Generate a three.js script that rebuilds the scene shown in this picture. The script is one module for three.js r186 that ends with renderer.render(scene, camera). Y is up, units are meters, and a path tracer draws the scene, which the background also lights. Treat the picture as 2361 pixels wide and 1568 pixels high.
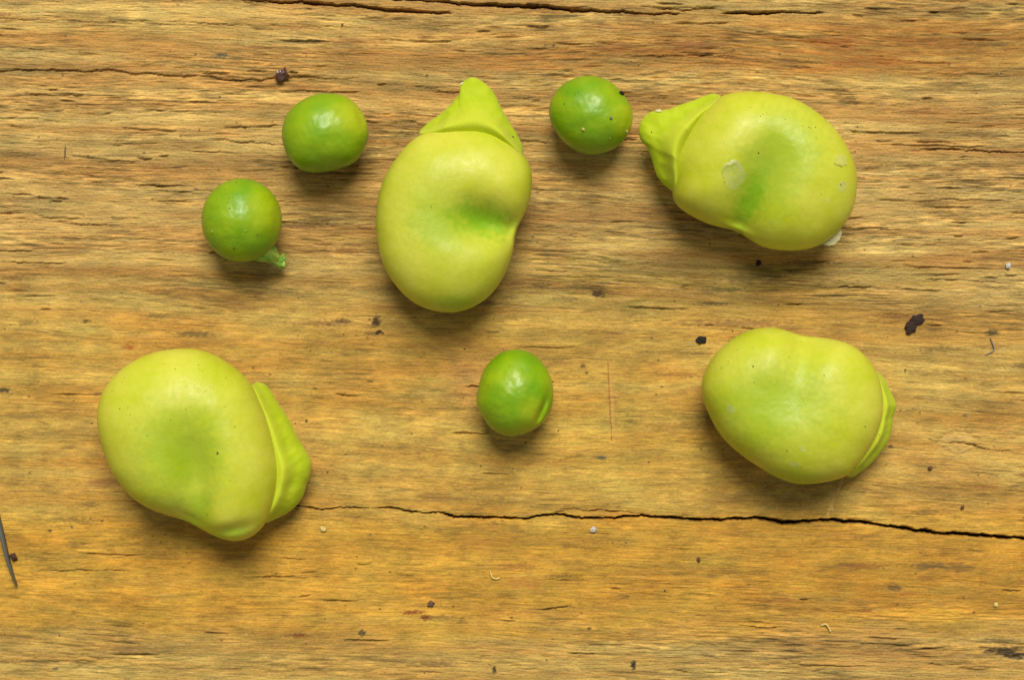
import * as THREE from 'three';
import { mergeGeometries } from 'three/addons/utils/BufferGeometryUtils.js';

/* ------------------------------------------------------------------ camera, sky, sun, exposure */
const S = 0.12 / 2361;                       // metres on the board per layout unit (layout is 2361 x 1568 units)
const CU = 1180.5, CV = 784;                 // layout centre
const FOV = 20, D = (1568 * S / 2) / Math.tan(THREE.MathUtils.degToRad(FOV / 2));
const camera = new THREE.PerspectiveCamera(FOV, 1024 / 681, 0.005, 20);
camera.position.set(0, D, 0);
camera.up.set(0, 0, -1);
camera.lookAt(0, 0, 0);

const scene = new THREE.Scene();
const skyRadiance = [0.068, 0.070, 0.072];
const skyData = new Float32Array(64 * 32 * 4);
for (let i = 0; i < 64 * 32; i++) { skyData.set(skyRadiance, i * 4); skyData[i * 4 + 3] = 1; }
const sky = new THREE.DataTexture(skyData, 64, 32, THREE.RGBAFormat, THREE.FloatType);
sky.mapping = THREE.EquirectangularReflectionMapping;
sky.needsUpdate = true;
scene.background = sky;
scene.environment = sky;

const sun = new THREE.DirectionalLight(new THREE.Color().setRGB(1, 0.97, 0.9), 1.5);   // the bright part of an overcast sky
sun.position.set(0.06, 0.84, -0.58);
sun.target.position.set(0, 0, 0);
sun.castShadow = true;
sun.shadow.radius = 58;
sun.shadow.mapSize.set(2048, 2048);
Object.assign(sun.shadow.camera, { left: -0.12, right: 0.12, top: 0.12, bottom: -0.12, near: 0.1, far: 3 });
scene.add(sun, sun.target);

const renderer = new THREE.WebGLRenderer({ antialias: true });
renderer.toneMapping = THREE.LinearToneMapping;
renderer.toneMappingExposure = 2.3;
renderer.shadowMap.enabled = true;

/* ------------------------------------------------------------------ helpers */
function rng(seed) { let a = seed >>> 0; return () => { a = (a + 0x6D2B79F5) >>> 0; let t = a; t = Math.imul(t ^ (t >>> 15), t | 1); t ^= t + Math.imul(t ^ (t >>> 7), t | 61); return ((t ^ (t >>> 14)) >>> 0) / 4294967296; }; }
const GX = new Float32Array(256), GY = new Float32Array(256), PERM = new Uint8Array(512);
{ const r = rng(71); for (let i = 0; i < 256; i++) { const a = r() * Math.PI * 2; GX[i] = Math.cos(a); GY[i] = Math.sin(a); PERM[i] = i; }
  for (let i = 255; i > 0; i--) { const j = (r() * (i + 1)) | 0; const t = PERM[i]; PERM[i] = PERM[j]; PERM[j] = t; }
  for (let i = 0; i < 256; i++) PERM[256 + i] = PERM[i]; }
function noise(x, y) {                       // gradient noise, about -1..1
  const xi = Math.floor(x), yi = Math.floor(y), fx = x - xi, fy = y - yi, X = xi & 255, Y = yi & 255;
  const a = PERM[PERM[X] + Y], b = PERM[PERM[X + 1 & 255] + Y], c = PERM[PERM[X] + (Y + 1 & 255)], d = PERM[PERM[X + 1 & 255] + (Y + 1 & 255)];
  const u = fx * fx * fx * (fx * (fx * 6 - 15) + 10), v = fy * fy * fy * (fy * (fy * 6 - 15) + 10);
  const n0 = GX[a] * fx + GY[a] * fy, n1 = GX[b] * (fx - 1) + GY[b] * fy, n2 = GX[c] * fx + GY[c] * (fy - 1), n3 = GX[d] * (fx - 1) + GY[d] * (fy - 1);
  const p = n0 + u * (n1 - n0), q = n2 + u * (n3 - n2);
  return 1.5 * (p + v * (q - p));
}
const clamp = (x, a = 0, b = 1) => x < a ? a : x > b ? b : x;
const smooth = (a, b, x) => { const t = clamp((x - a) / (b - a)); return t * t * (3 - 2 * t); };
const lerp = (a, b, t) => a + (b - a) * t;
const lin = (c) => { c /= 255; return c <= 0.04045 ? c / 12.92 : Math.pow((c + 0.055) / 1.055, 2.4); };
const rgb = (r, g, b) => [lin(r), lin(g), lin(b)];
const mix3 = (a, b, t) => [lerp(a[0], b[0], t), lerp(a[1], b[1], t), lerp(a[2], b[2], t)];
const wx = (u, h = 0) => (u - CU) * S * (1 - h / D), wz = (v, h = 0) => (v - CV) * S * (1 - h / D);
const taken = new Map();
function numbered(n) { const k = taken.get(n) || 0; taken.set(n, k + 1); return k ? n + '_' + String(k).padStart(3, '0') : n; }
function part(name, geometry, material, parent) {
  const m = new THREE.Mesh(geometry, material); m.name = name; m.castShadow = m.receiveShadow = true; parent.add(m); return m;
}
function thing(name, label, category, group) {
  const o = new THREE.Group(); o.name = numbered(name); o.userData = { label, category }; if (group) o.userData.group = group; scene.add(o); return o;
}
function single(name, geometry, material, label, category, group) {
  const m = part(numbered(name), geometry, material, scene); m.userData = { label, category }; if (group) m.userData.group = group; return m;
}

/* ------------------------------------------------------------------ the weathered board */
const TU0 = -472, TV0 = -314, TW = 3305, TH = 2196, TN = 2048;
const hgt = new Float32Array(TN * TN);       // relief in millimetres
const fine = new Float32Array(TN * TN);      // fine fibre relief for the bump map, 0..1
const col = new Float32Array(TN * TN * 3);   // sRGB 0..255
const KU = TW / TN, KV = TH / TN;
const iu = (u) => (u - TU0) / KU, iv = (v) => (v - TV0) / KV;
const blob = (u, v, cu, cv, ru, rv) => { const a = (u - cu) / ru, b = (v - cv) / rv, q = a * a + b * b; return q > 6 ? 0 : Math.exp(-q); };
function roughMask(u, v) {
  let r = 0.95 - 0.75 * smooth(520, 820, v) + 0.35 * smooth(1400, 1520, v);
  r += 0.5 * blob(u, v, 2250, 620, 420, 220) + 0.3 * blob(u, v, 2250, 1050, 280, 160) + 0.45 * blob(u, v, 1900, 1450, 500, 120) - 0.4 * blob(u, v, 2200, 100, 400, 70) - 0.2 * blob(u, v, 300, 60, 400, 50);
  return clamp(r, 0.1, 1);
}
for (let j = 0; j < TN; j++) {
  const v = TV0 + (j + 0.5) * KV;
  for (let i = 0; i < TN; i++) {
    const u = TU0 + (i + 0.5) * KU, k = j * TN + i;
    const vp = v - 0.028 * u + 16 * noise(u / 760 + 3, v / 210) + 3 * noise(u / 260, v / 80 + 9) + 0.7 * noise(u / 60 + 40, v / 22);
    const R = roughMask(u, v);
    // relief: torn fibre chips, wide rings, thin checks
    const t1 = noise(u / 58 + 11, vp / 11), t2 = noise(u / 24 + 60, vp / 6.5 + 5), t3 = noise(u / 150 + 31, vp / 20 + 8), band = noise(u / 1300 + 7, vp / 40);
    const st = t3 * 2.2 + t1 * 1.5 + t2 * 0.5, fl = Math.floor(st), terrace = fl + smooth(0.55, 1.0, st - fl);
    const cut = smooth(0.40, 0.60, noise(u / 80 + 90, vp / 4.4)) * smooth(-0.15, 0.25, noise(u / 300 + 5, v / 60 + 44));
    hgt[k] = R * (0.45 + 0.8 * smooth(-0.35, 0.45, noise(u / 380 + 9, vp / 64 + 91))) * (0.044 * terrace + 0.012 * t1 + 0.012 * t2 + 0.028 * noise(u / 110 + 2, vp / 3.8) + 0.034 * noise(u / 65 + 72, vp / 5.8)) + 0.035 * band * (0.4 + R) - (0.04 + 0.14 * R) * cut + 0.004 * t2 + 0.004 * t1;
    const f1 = noise(u / 40 + 5, vp / 3.6), f2 = noise(u / 18 + 77, vp / 2.8 + 13), f3 = noise(u / 5.5, v / 4);
    fine[k] = clamp(0.5 + (0.35 + 0.65 * R) * (0.26 * f1 + 0.2 * f2 + 0.16 * f3));
    // colour of the wood itself
    const s1 = noise(u / 55 + 21, vp / 8), s2 = noise(u / 20 + 33, vp / 4.6), s3 = noise(u / 330 + 2, vp / 14 + 50), mo = noise(u / 46 + 8, v / 19 + 3), mo2 = noise(u / 150 + 18, v / 60 + 23), sp = noise(u / 6.5, v / 4.4);
    const big = noise(u / 1000 + 61, vp / 62 + 14), mid = noise(u / 620 + 81, vp / 24 + 34), hair = noise(u / 170 + 15, vp / 4), hair2 = noise(u / 58 + 315, vp / 3.6 + 9), busy = smooth(-0.35, 0.45, noise(u / 380 + 9, vp / 64 + 91));
    const ring = smooth(-0.5, 0.6, (0.35 + 0.65 * R) * (band + 0.5 * mid + 0.2 * s3) + 0.4 * (1 - R) * noise(u / 260 + 601, v / 110 + 7));
    let r = lerp(212, 184, ring), g = lerp(174, 138, ring), b = lerp(80, 54, ring); b += 20 * R; r -= 3 * R;
    const to = (R0, G0, B0, w) => { r = lerp(r, R0, w); g = lerp(g, G0, w); b = lerp(b, B0, w); };
    to(201, 149, 50, 0.72 * smooth(1150, 1230, v + 20 * mo2) * (1 - smooth(1400, 1500, v + 40 * mo2)));
    to(168, 114, 50, clamp(0.9 * (blob(u, v, 1500, 120 + 20 * mo, 620, 48) + blob(u, v, 2150, 95 + 25 * mo, 330, 60)) * (0.75 + 0.6 * s3)));
    to(178, 128, 52, clamp(0.55 * blob(u, v, 1900, 745 + 14 * mo, 420, 34) * (0.8 + 0.5 * s3)));
    to(184, 130, 46, clamp(0.6 * blob(u, v, 2080, 1330 + 25 * mo, 400, 75) * (0.8 + 0.5 * mo)));
    to(208, 168, 68, 0.5 * blob(u, v, 1450, 1020, 330, 130));
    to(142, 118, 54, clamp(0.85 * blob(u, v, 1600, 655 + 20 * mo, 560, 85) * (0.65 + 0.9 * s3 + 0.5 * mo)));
    to(150, 122, 62, clamp(0.7 * blob(u, v, 900, 520, 280, 130) * (0.55 + 0.9 * s3)));
    to(176, 148, 76, 0.45 * smooth(1400, 1520, v) * clamp(0.5 + mo2));
    to(184, 128, 76, clamp(0.5 * blob(u, v, 1075, 870 + 10 * mo, 55, 60)));                       // reddish patch by the small pea
    const fl1 = smooth(0.12, 0.55, noise(u / 42 + 140, vp / 5 + 61)), fl2 = smooth(0.15, 0.5, noise(u / 64 + 240, vp / 5.2 + 161)), q1 = 0.035 + 0.09 * R * busy;
    const bl = noise(u / 170 + 301, v / 80 + 12) + 0.6 * noise(u / 70 + 51, v / 34 + 88) + 0.4 * noise(u / 32 + 5, v / 15 + 44), smth = 1 - R;
    let L = 1 + (0.05 + 0.08 * R) * big + (0.03 + 0.07 * R) * mid + (0.02 + 0.05 * R) * s3 + (0.03 + 0.06 * smth) * bl - 0.10 * smth * smooth(0.28, 0.6, noise(u / 30 + 401, v / 7.5 + 19)) + q1 * (0.8 * s1 + 0.8 * s2) + (0.02 + 0.08 * R) * hair + (0.03 + 0.10 * R * busy) * hair2 + 0.06 * mo + 0.07 * noise(u / 95 + 31, v / 42 + 66) + 0.07 * (1 - R) * noise(u / 24 + 77, v / 11 + 31) + 0.05 * (1 - R) * noise(u / 11 + 7, v / 5 + 3) + 0.075 * sp + q1 * 1.2 * fl1 - q1 * 1.3 * fl2;
    const warm = 0.05 * mo2 + 0.03 * mo - 0.06 * smth * noise(u / 120 + 501, v / 58 + 33);
    const line = (0.2 + 0.8 * R * busy) * smooth(0.26, 0.5, noise(u / 110 + 55, vp / 4.4 + 19)) * (0.6 + 0.9 * mo2);
    L *= 1 - 0.42 * clamp(line);
    r *= L * (1 + 0.3 * warm); g *= L * (1 - 0.32 * warm); b *= L * (1 - 0.75 * warm);
    const streak = 0.35 + 0.95 * smooth(-0.25, 0.35, hair2 + 0.5 * hair);
    const brown = smooth(0.1, 0.6, noise(u / 340 + 420, vp / 34 + 270)) * (0.14 + 0.36 * R) * streak; to(146 * L, 104 * L, 50 * L, brown);
    const grey = (0.3 + 0.7 * R) * streak * smooth(0.30, 0.62, noise(u / 260 + 120, vp / 22 + 70)) * 0.42;
    to(132 * L, 112 * L, 62 * L, grey);
    const rust = smooth(0.42, 0.62, noise(u / 70 + 220, v / 24 + 170)) * 0.18 * (1 - 0.5 * R);
    to(178 * L, 122 * L, 54 * L, rust);
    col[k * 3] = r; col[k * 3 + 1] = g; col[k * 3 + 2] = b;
  }
}
function paint(u, v, ru, rv, rgb255, amount, soft = 0.5, rag = 0.5, seed = 0) {      // a stain with a ragged outline
  const i0 = Math.max(0, Math.floor(iu(u - ru * 1.8))), i1 = Math.min(TN - 1, Math.ceil(iu(u + ru * 1.8))), j0 = Math.max(0, Math.floor(iv(v - rv * 1.8))), j1 = Math.min(TN - 1, Math.ceil(iv(v + rv * 1.8)));
  const f = Math.max(2.2, Math.min(ru, rv) * 0.7);
  for (let j = j0; j <= j1; j++) for (let i = i0; i <= i1; i++) {
    const a = (TU0 + (i + 0.5) * KU - u), b = (TV0 + (j + 0.5) * KV - v), q = Math.hypot(a / ru, b / rv) + rag * noise(a / (f * 1.8) + seed, b / f + seed * 1.7);
    const w = amount * (1 - smooth(1 - soft, 1 + soft * 0.4, q)); if (w <= 0) continue;
    const k = (j * TN + i) * 3; for (let c = 0; c < 3; c++) col[k + c] = lerp(col[k + c], rgb255[c], w);
  }
}
function crack(pts, depth, opts = {}) {      // pts: [u, v, width]; a split along the grain with ragged, nearly upright walls
  const { jag = 2.2, seed = 0, dirt = 0, wide = 0.55 } = opts;
  for (let n = 0; n + 1 < pts.length; n++) {
    const [ua, va, wa] = pts[n], [ub, vb, wb] = pts[n + 1];
    const i0 = Math.max(0, Math.ceil(iu(ua))), i1 = Math.min(TN - 1, Math.ceil(iu(ub)) - 1);
    for (let i = i0; i <= i1; i++) {
      const u = TU0 + i * KU, t = (u - ua) / (ub - ua), end = (n === 0 ? smooth(0, 0.5, t) : 1) * (n === pts.length - 2 ? smooth(0, 0.5, 1 - t) : 1);
      const vc = lerp(va, vb, t) + jag * 1.3 * Math.round(2.2 * noise(u / 34 + seed, seed * 3.1)) / 2 + jag * 0.5 * noise(u / 12 + seed, seed * 1.3) + jag * 0.3 * noise(u / 4.5 + seed, seed * 2.3), w = wide * lerp(wa, wb, t) * end * (1 + 0.6 * noise(u / 33 + seed * 2, 7.7 + seed)) / 2;
      if (w < 0.15) continue;
      const j0 = Math.max(0, Math.floor(iv(vc - w - 3))), j1 = Math.min(TN - 1, Math.ceil(iv(vc + w + 3)));
      for (let j = j0; j <= j1; j++) {
        const q = Math.abs(TV0 + (j + 0.5) * KV - vc) / w, m = 1 - smooth(0.55, 1.25, q), k = j * TN + i;
        if (m <= 0) continue;
        hgt[k] -= depth * Math.min(1, w / 1.5) * m;
        if (dirt) { const d = dirt * m; col[k * 3] = lerp(col[k * 3], 70, d); col[k * 3 + 1] = lerp(col[k * 3 + 1], 50, d); col[k * 3 + 2] = lerp(col[k * 3 + 2], 26, d); }
      }
    }
  }
}
// splits copied from the photograph
crack([[0, 1146, 1.2], [60, 1147, 2], [250, 1155, 2.4], [480, 1160, 2.4], [600, 1165, 1]], 0.2, { seed: 31.7, dirt: 0.25 });
crack([[600, 1166, 3], [690, 1168, 3], [740, 1174, 3], [800, 1171, 2.6], [850, 1175, 3], [900, 1172, 3], [950, 1181, 4.5], [1010, 1183, 6], [1060, 1192, 8], [1150, 1195, 8], [1205, 1196, 6], [1280, 1186, 6], [1340, 1196, 7], [1400, 1195, 6], [1480, 1190, 8], [1540, 1193, 11], [1610, 1199, 12], [1670, 1197, 11], [1740, 1195, 12], [1800, 1205, 14], [1900, 1200, 13], [1960, 1203, 14], [2020, 1208, 14], [2090, 1221, 13], [2170, 1230, 15], [2260, 1236, 15], [2361, 1241, 13], [2600, 1250, 10], [2833, 1255, 8]], 1.9, { seed: 1.7, dirt: 0.8, wide: 0.46 });
crack([[1255, 1172, 2], [1330, 1176, 4], [1400, 1178, 4], [1500, 1186, 3]], 0.5, { seed: 2.4, dirt: 0.5 });
crack([[1990, 1211, 3], [2060, 1213, 6], [2110, 1216, 3]], 0.6, { seed: 5.4, dirt: 0.5 });
crack([[-472, 160, 3], [0, 165, 4], [45, 162, 6], [130, 163, 7], [190, 165, 6], [230, 162, 6], [265, 163, 7], [310, 170, 6], [350, 171, 6], [400, 176, 7], [480, 176, 7], [500, 180, 6], [520, 185, 6], [600, 185, 5], [640, 180, 6], [700, 178, 5], [760, 182, 4], [870, 181, 2]], 0.4, { seed: 3.3, dirt: 0.3 });
crack([[-200, 40, 2], [0, 45, 3], [55, 45, 4], [110, 46, 4], [200, 50, 3], [330, 54, 3], [500, 58, 3], [700, 60, 3], [820, 66, 2]], 0.35, { seed: 4.1, dirt: 0.45 });
crack([[520, -4, 4], [650, 4, 9], [720, 8, 10], [800, 13, 9], [880, 21, 11], [950, 26, 11], [1000, 29, 10], [1050, 29, 6]], 0.8, { seed: 6.6, dirt: 0.5 });
crack([[820, -6, 5], [1000, 3, 7], [1100, 12, 10], [1180, 13, 13], [1260, 17, 13], [1330, 24, 11], [1400, 27, 9], [1500, 32, 6], [1600, 30, 3]], 0.9, { seed: 7.2, dirt: 0.5 });
crack([[1500, 20, 3], [1570, 23, 4], [1680, 20, 3]], 0.6, { seed: 8.2, dirt: 0.6 });
crack([[1650, 31, 3], [1720, 29, 10], [1800, 29, 8], [1930, 31, 3]], 0.9, { seed: 9.2, dirt: 0.6 });
crack([[1430, 132, 2], [1520, 130, 4], [1640, 128, 4], [1720, 132, 2]], 0.4, { seed: 10.2, dirt: 0.5 });
crack([[2060, 346, 2], [2180, 344, 5], [2280, 350, 6], [2420, 354, 4]], 0.5, { seed: 11.2, dirt: 0.5 });
crack([[470, 320, 2], [540, 327, 5], [640, 333, 4], [800, 335, 2]], 0.35, { seed: 12.2, dirt: 0.3 });
crack([[280, 424, 2], [370, 430, 6], [440, 427, 2]], 0.4, { seed: 13.2, dirt: 0.5 });
crack([[110, 510, 2], [190, 519, 5], [300, 521, 2]], 0.4, { seed: 14.2, dirt: 0.5 });
crack([[55, 1317, 2], [180, 1316, 4], [360, 1317, 2]], 0.35, { seed: 15.2, dirt: 0.4 });
crack([[575, 1332, 2], [620, 1331, 6], [740, 1332, 1]], 0.3, { seed: 16.2, dirt: 0.5 });
crack([[1260, 1302, 1], [1410, 1307, 3], [1500, 1310, 1]], 0.3, { seed: 17.2, dirt: 0.3 });
crack([[1230, 1336, 1], [1300, 1339, 4], [1380, 1341, 1]], 0.3, { seed: 18.2, dirt: 0.4 });
crack([[1225, 1406, 1], [1270, 1404, 6], [1340, 1401, 2]], 0.4, { seed: 19.2, dirt: 0.6 });
crack([[0, 1527, 2], [150, 1526, 4], [330, 1520, 1]], 0.3, { seed: 20.2, dirt: 0.3 });
crack([[1060, 890, 1], [1085, 893, 5], [1130, 893, 3]], 0.4, { seed: 21.2, dirt: 0.5 });
crack([[2130, 1020, 1], [2200, 1020, 4], [2240, 1027, 5], [2270, 1037, 3], [2361, 1046, 3]], 0.5, { seed: 22.2, dirt: 0.5 });
crack([[1890, 662, 1], [1960, 663, 6], [2060, 661, 2]], 0.4, { seed: 23.2, dirt: 0.5 });
crack([[2080, 640, 1], [2180, 645, 5], [2330, 653, 2]], 0.35, { seed: 24.2, dirt: 0.4 });
// long lifted slivers with a dark gap below, copied from the photograph
[[283, 292, 420, 299, 9], [515, 290, 655, 287, 8], [30, 212, 215, 219, 7], [70, 450, 170, 457, 8], [0, 270, 100, 271, 6], [165, 356, 330, 374, 7], [430, 345, 560, 352, 6], [960, 285, 1090, 300, 6], [640, 205, 860, 212, 6], [560, 2, 760, 2, 8], [1120, 4, 1380, 16, 12], [1660, 24, 1815, 22, 9], [1500, 14, 1700, 12, 7], [2050, 330, 2340, 338, 7], [1960, 300, 2140, 306, 6], [1900, 520, 2100, 528, 6], [2150, 455, 2350, 462, 6], [2060, 660, 2180, 668, 9], [2080, 610, 2260, 618, 6], [0, 600, 170, 606, 6], [330, 250, 470, 256, 6], [1300, 205, 1480, 212, 6], [1980, 1480, 2120, 1486, 6], [1840, 1530, 2000, 1535, 6], [1700, 1440, 1800, 1446, 5]].forEach(([u0, v0, u1, v1, w], n) => {
  const at = (t, d) => [lerp(u0, u1, t), lerp(v0, v1, t) + d];
  crack([[...at(0, 0), w * 0.6], [...at(0.06, 0), w], [...at(0.6, 0), w * 0.85], [...at(1, 0), 2]], -0.22 + 0.012 * (n % 7), { seed: 200 + n * 1.9, jag: 1.4, wide: 1 });
  crack([[...at(0.1, w * 0.6), 1], [...at(0.2 + 0.03 * (n % 5), w * 0.65), w * 0.4], [...at(0.5, w * 0.6), w * 0.16], [...at(0.7, w * 0.6), w * 0.3], [...at(1, w * 0.4), 1]], 0.16 + 0.04 * (n % 4), { seed: 200 + n * 1.9, jag: 2, wide: 1, dirt: 0.2 });
});
{ // short checks and raised, torn slivers scattered along the grain
  const r = rng(505);
  for (let n = 0; n < 520; n++) {
    const u = TU0 + r() * TW, v = TV0 + r() * TH, R = roughMask(u, v); if (r() > R + 0.1) { r(); r(); continue; }
    const L = 22 + 90 * r() * r() + 40 * R * r(), w = 1.6 + 3.4 * r() * R, dv = 0.028 * L + (r() - 0.5) * 5;
    crack([[u, v, 1], [u + L * 0.35, v + dv * 0.3, w], [u + L * 0.7, v + dv * 0.8, w * 0.8], [u + L, v + dv, 1]], 0.10 + 0.22 * r() * R, { seed: n * 0.37, jag: 1.8, dirt: 0.15 + 0.3 * r(), wide: 1 });
  }
  for (let n = 0; n < 620; n++) {          // a lifted sliver with the gap it left on its lower side
    const u = TU0 + r() * TW, v = TV0 + r() * TH, R = roughMask(u, v), sd = n * 0.53; if (r() > R - 0.05) { r(); r(); continue; }
    const L = 25 + 150 * Math.pow(r(), 2.5), w = 5 + 6 * r(), dv = 0.028 * L + (r() - 0.5) * 8, hh = -(0.05 + 0.13 * r() * R), y = w * 0.62;
    crack([[u, v, 2], [u + L * 0.2, v + dv * 0.2, w], [u + L * 0.75, v + dv * 0.8, w * 0.7], [u + L, v + dv, 2]], hh, { seed: sd, jag: 1.2, wide: 1 });
    if (r() < 0.65) crack([[u + L * 0.05, v + y, 1], [u + L * 0.3, v + dv * 0.3 + y, 3.2], [u + L * 0.75, v + dv * 0.8 + y * 0.8, 2.6], [u + L, v + dv + y * 0.6, 1]], 0.16 + 0.16 * r(), { seed: sd, jag: 1.2, wide: 1, dirt: 0.25 });
  }
  // mould dots and dirt stains
  for (let n = 0; n < 520; n++) {
    const u = TU0 + r() * TW, v = TV0 + r() * TH, big = r() < 0.1, rr = big ? 3 + 2.5 * r() : 1.5 + 1.6 * r(), e = 1 + 1.6 * r() * (r() < 0.4 ? 1 : 0.2);
    paint(u, v, rr * e, rr * 0.9, r() < 0.65 ? [70, 54, 32] : r() < 0.6 ? [130, 72, 34] : [80, 82, 70], 0.35 + 0.45 * r(), 0.6, 0.4, n * 1.3);
  }
  for (let n = 0; n < 230; n++) { // longer grey-brown streaks
    const u = TU0 + r() * TW, v = TV0 + r() * TH, ru = 14 + 50 * r(), rv = 2.5 + 6 * r();
    paint(u, v, ru, rv, r() < 0.6 ? [104, 84, 46] : [142, 92, 48], 0.25 + 0.35 * r(), 0.8, 0.7, n * 2.1);
  }
  for (let n = 0; n < 150; n++) paint(TU0 + r() * TW, TV0 + r() * TH, 8 + 22 * r(), 2 + 3 * r(), [226, 188, 108], 0.2 + 0.25 * r(), 0.8, 0.7, n * 3.1);
}
// single stains and one partly painted shadow copied from the photograph: [u, v, ru, rv, colour, amount]
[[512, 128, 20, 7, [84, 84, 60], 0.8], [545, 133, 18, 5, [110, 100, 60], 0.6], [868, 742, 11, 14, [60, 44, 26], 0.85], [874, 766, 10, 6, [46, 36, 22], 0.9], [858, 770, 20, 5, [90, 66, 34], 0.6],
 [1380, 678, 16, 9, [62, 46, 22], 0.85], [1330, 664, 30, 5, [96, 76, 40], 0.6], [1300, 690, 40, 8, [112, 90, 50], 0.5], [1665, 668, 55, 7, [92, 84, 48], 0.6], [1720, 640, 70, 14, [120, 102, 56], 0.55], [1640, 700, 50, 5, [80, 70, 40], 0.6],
 [2310, 1500, 42, 10, [62, 52, 36], 0.85], [2340, 1512, 30, 9, [48, 42, 32], 0.8], [2300, 1478, 60, 6, [100, 84, 52], 0.6], [2140, 1305, 45, 9, [104, 86, 52], 0.7], [2210, 1310, 45, 12, [112, 88, 50], 0.6], [2060, 1355, 18, 9, [80, 66, 44], 0.6], [1980, 1305, 70, 8, [140, 88, 44], 0.6],
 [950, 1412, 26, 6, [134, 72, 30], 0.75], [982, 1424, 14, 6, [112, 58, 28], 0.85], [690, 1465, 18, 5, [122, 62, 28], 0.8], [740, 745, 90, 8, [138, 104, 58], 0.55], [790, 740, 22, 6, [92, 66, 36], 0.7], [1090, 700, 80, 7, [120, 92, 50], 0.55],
 [700, 520, 60, 7, [116, 88, 50], 0.6], [760, 505, 70, 5, [110, 90, 54], 0.5], [1245, 660, 22, 6, [80, 62, 38], 0.6], [1300, 290, 26, 5, [86, 70, 40], 0.7], [30, 640, 40, 7, [120, 88, 46], 0.5], [10, 900, 20, 6, [50, 46, 36], 0.7],
 [2075, 730, 34, 5, [120, 78, 46], 0.6], [2285, 768, 18, 8, [78, 68, 38], 0.8], [1700, 745, 120, 9, [132, 92, 56], 0.5], [60, 960, 60, 6, [130, 104, 60], 0.5], [200, 740, 12, 5, [78, 62, 36], 0.7], [1870, 605, 60, 6, [96, 78, 42], 0.55],  // last entry: a stain with part of the bean shadow painted in
 [300, 800, 16, 6, [160, 84, 36], 0.7], [1410, 920, 14, 60, [186, 136, 66], 0.25], [1650, 900, 60, 14, [168, 120, 66], 0.4], [240, 1115, 60, 12, [150, 104, 62], 0.45], [1010, 1150, 40, 5, [150, 104, 56], 0.5], [1110, 1250, 60, 26, [182, 124, 52], 0.4], [1200, 1345, 60, 14, [178, 112, 50], 0.45],
 [1930, 100, 60, 18, [158, 92, 40], 0.55], [2010, 140, 90, 16, [164, 100, 44], 0.5], [1940, 150, 40, 10, [160, 96, 44], 0.5], [1420, 110, 60, 12, [150, 96, 50], 0.5], [1590, 105, 60, 14, [138, 84, 44], 0.5], [820, 95, 90, 10, [168, 112, 58], 0.45],
 [1240, 1365, 22, 14, [150, 100, 52], 0.3], [1600, 1500, 80, 24, [160, 140, 84], 0.4], [1000, 1530, 50, 9, [120, 92, 50], 0.5], [300, 1500, 70, 12, [130, 100, 58], 0.45], [1460, 1535, 6, 12, [40, 36, 26], 0.85], [1140, 1545, 5, 10, [44, 40, 26], 0.8], [835, 1460, 8, 7, [50, 48, 36], 0.85],
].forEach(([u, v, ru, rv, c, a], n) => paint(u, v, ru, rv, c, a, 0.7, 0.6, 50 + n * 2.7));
function scratch(u0, v0, u1, v1, w, depth, c) {       // a knife mark across the grain
  const n = 300; for (let q = 0; q <= n; q++) {
    const t = q / n, u = lerp(u0, u1, t) + 1.5 * noise(t * 9, u0), v = lerp(v0, v1, t), ww = w * (0.5 + 0.5 * Math.sin(Math.PI * t)) * (0.8 + 0.5 * noise(t * 14, v0));
    const j = clamp(Math.round(iv(v)), 0, TN - 1), a = Math.max(0, Math.floor(iu(u - ww - 2))), b = Math.min(TN - 1, Math.ceil(iu(u + ww + 2)));
    for (let i = a; i <= b; i++) { const m = 1 - smooth(0.4, 1.2, Math.abs(TU0 + (i + 0.5) * KU - u) / ww), k = j * TN + i; hgt[k] = Math.min(hgt[k], lerp(hgt[k], hgt[k] - depth, m)); for (let e = 0; e < 3; e++) col[k * 3 + e] = lerp(col[k * 3 + e], c[e], 0.55 * m); }
  }
}
scratch(1401, 832, 1410, 1018, 2.4, 0.05, [150, 100, 44]);
scratch(1407, 832, 1416, 1018, 6, 0.06, [206, 160, 84]);
scratch(1947, 1095, 1906, 1188, 6, 0.03, [214, 178, 102]);
scratch(1926, 1130, 1918, 1175, 5, 0.03, [206, 168, 92]);
scratch(152, 335, 150, 368, 1.6, 0.02, [90, 70, 40]);
{ // a small pale knot scar
  for (let j = Math.floor(iv(975)); j < iv(1070); j++) for (let i = Math.floor(iu(2140)); i < iu(2275); i++) {
    const u = TU0 + i * KU, v = TV0 + j * KV, q = Math.hypot((u - 2207) / 46, (v - 1022) / 26) + 0.18 * noise(u / 16, v / 9), k = j * TN + i, m = 1 - smooth(0.8, 1.1, q), rim = smooth(0.75, 0.95, q) * (1 - smooth(0.98, 1.2, q));
    hgt[k] += 0.10 * m * noise(u / 9, v / 7) - 0.10 * rim;
    col[k * 3] = lerp(col[k * 3], 216 + 20 * noise(u / 9, v / 7), 0.5 * m); col[k * 3 + 1] = lerp(col[k * 3 + 1], 178 + 20 * noise(u / 9, v / 7), 0.5 * m); col[k * 3 + 2] = lerp(col[k * 3 + 2], 104, 0.5 * m);
  }
}
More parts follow.
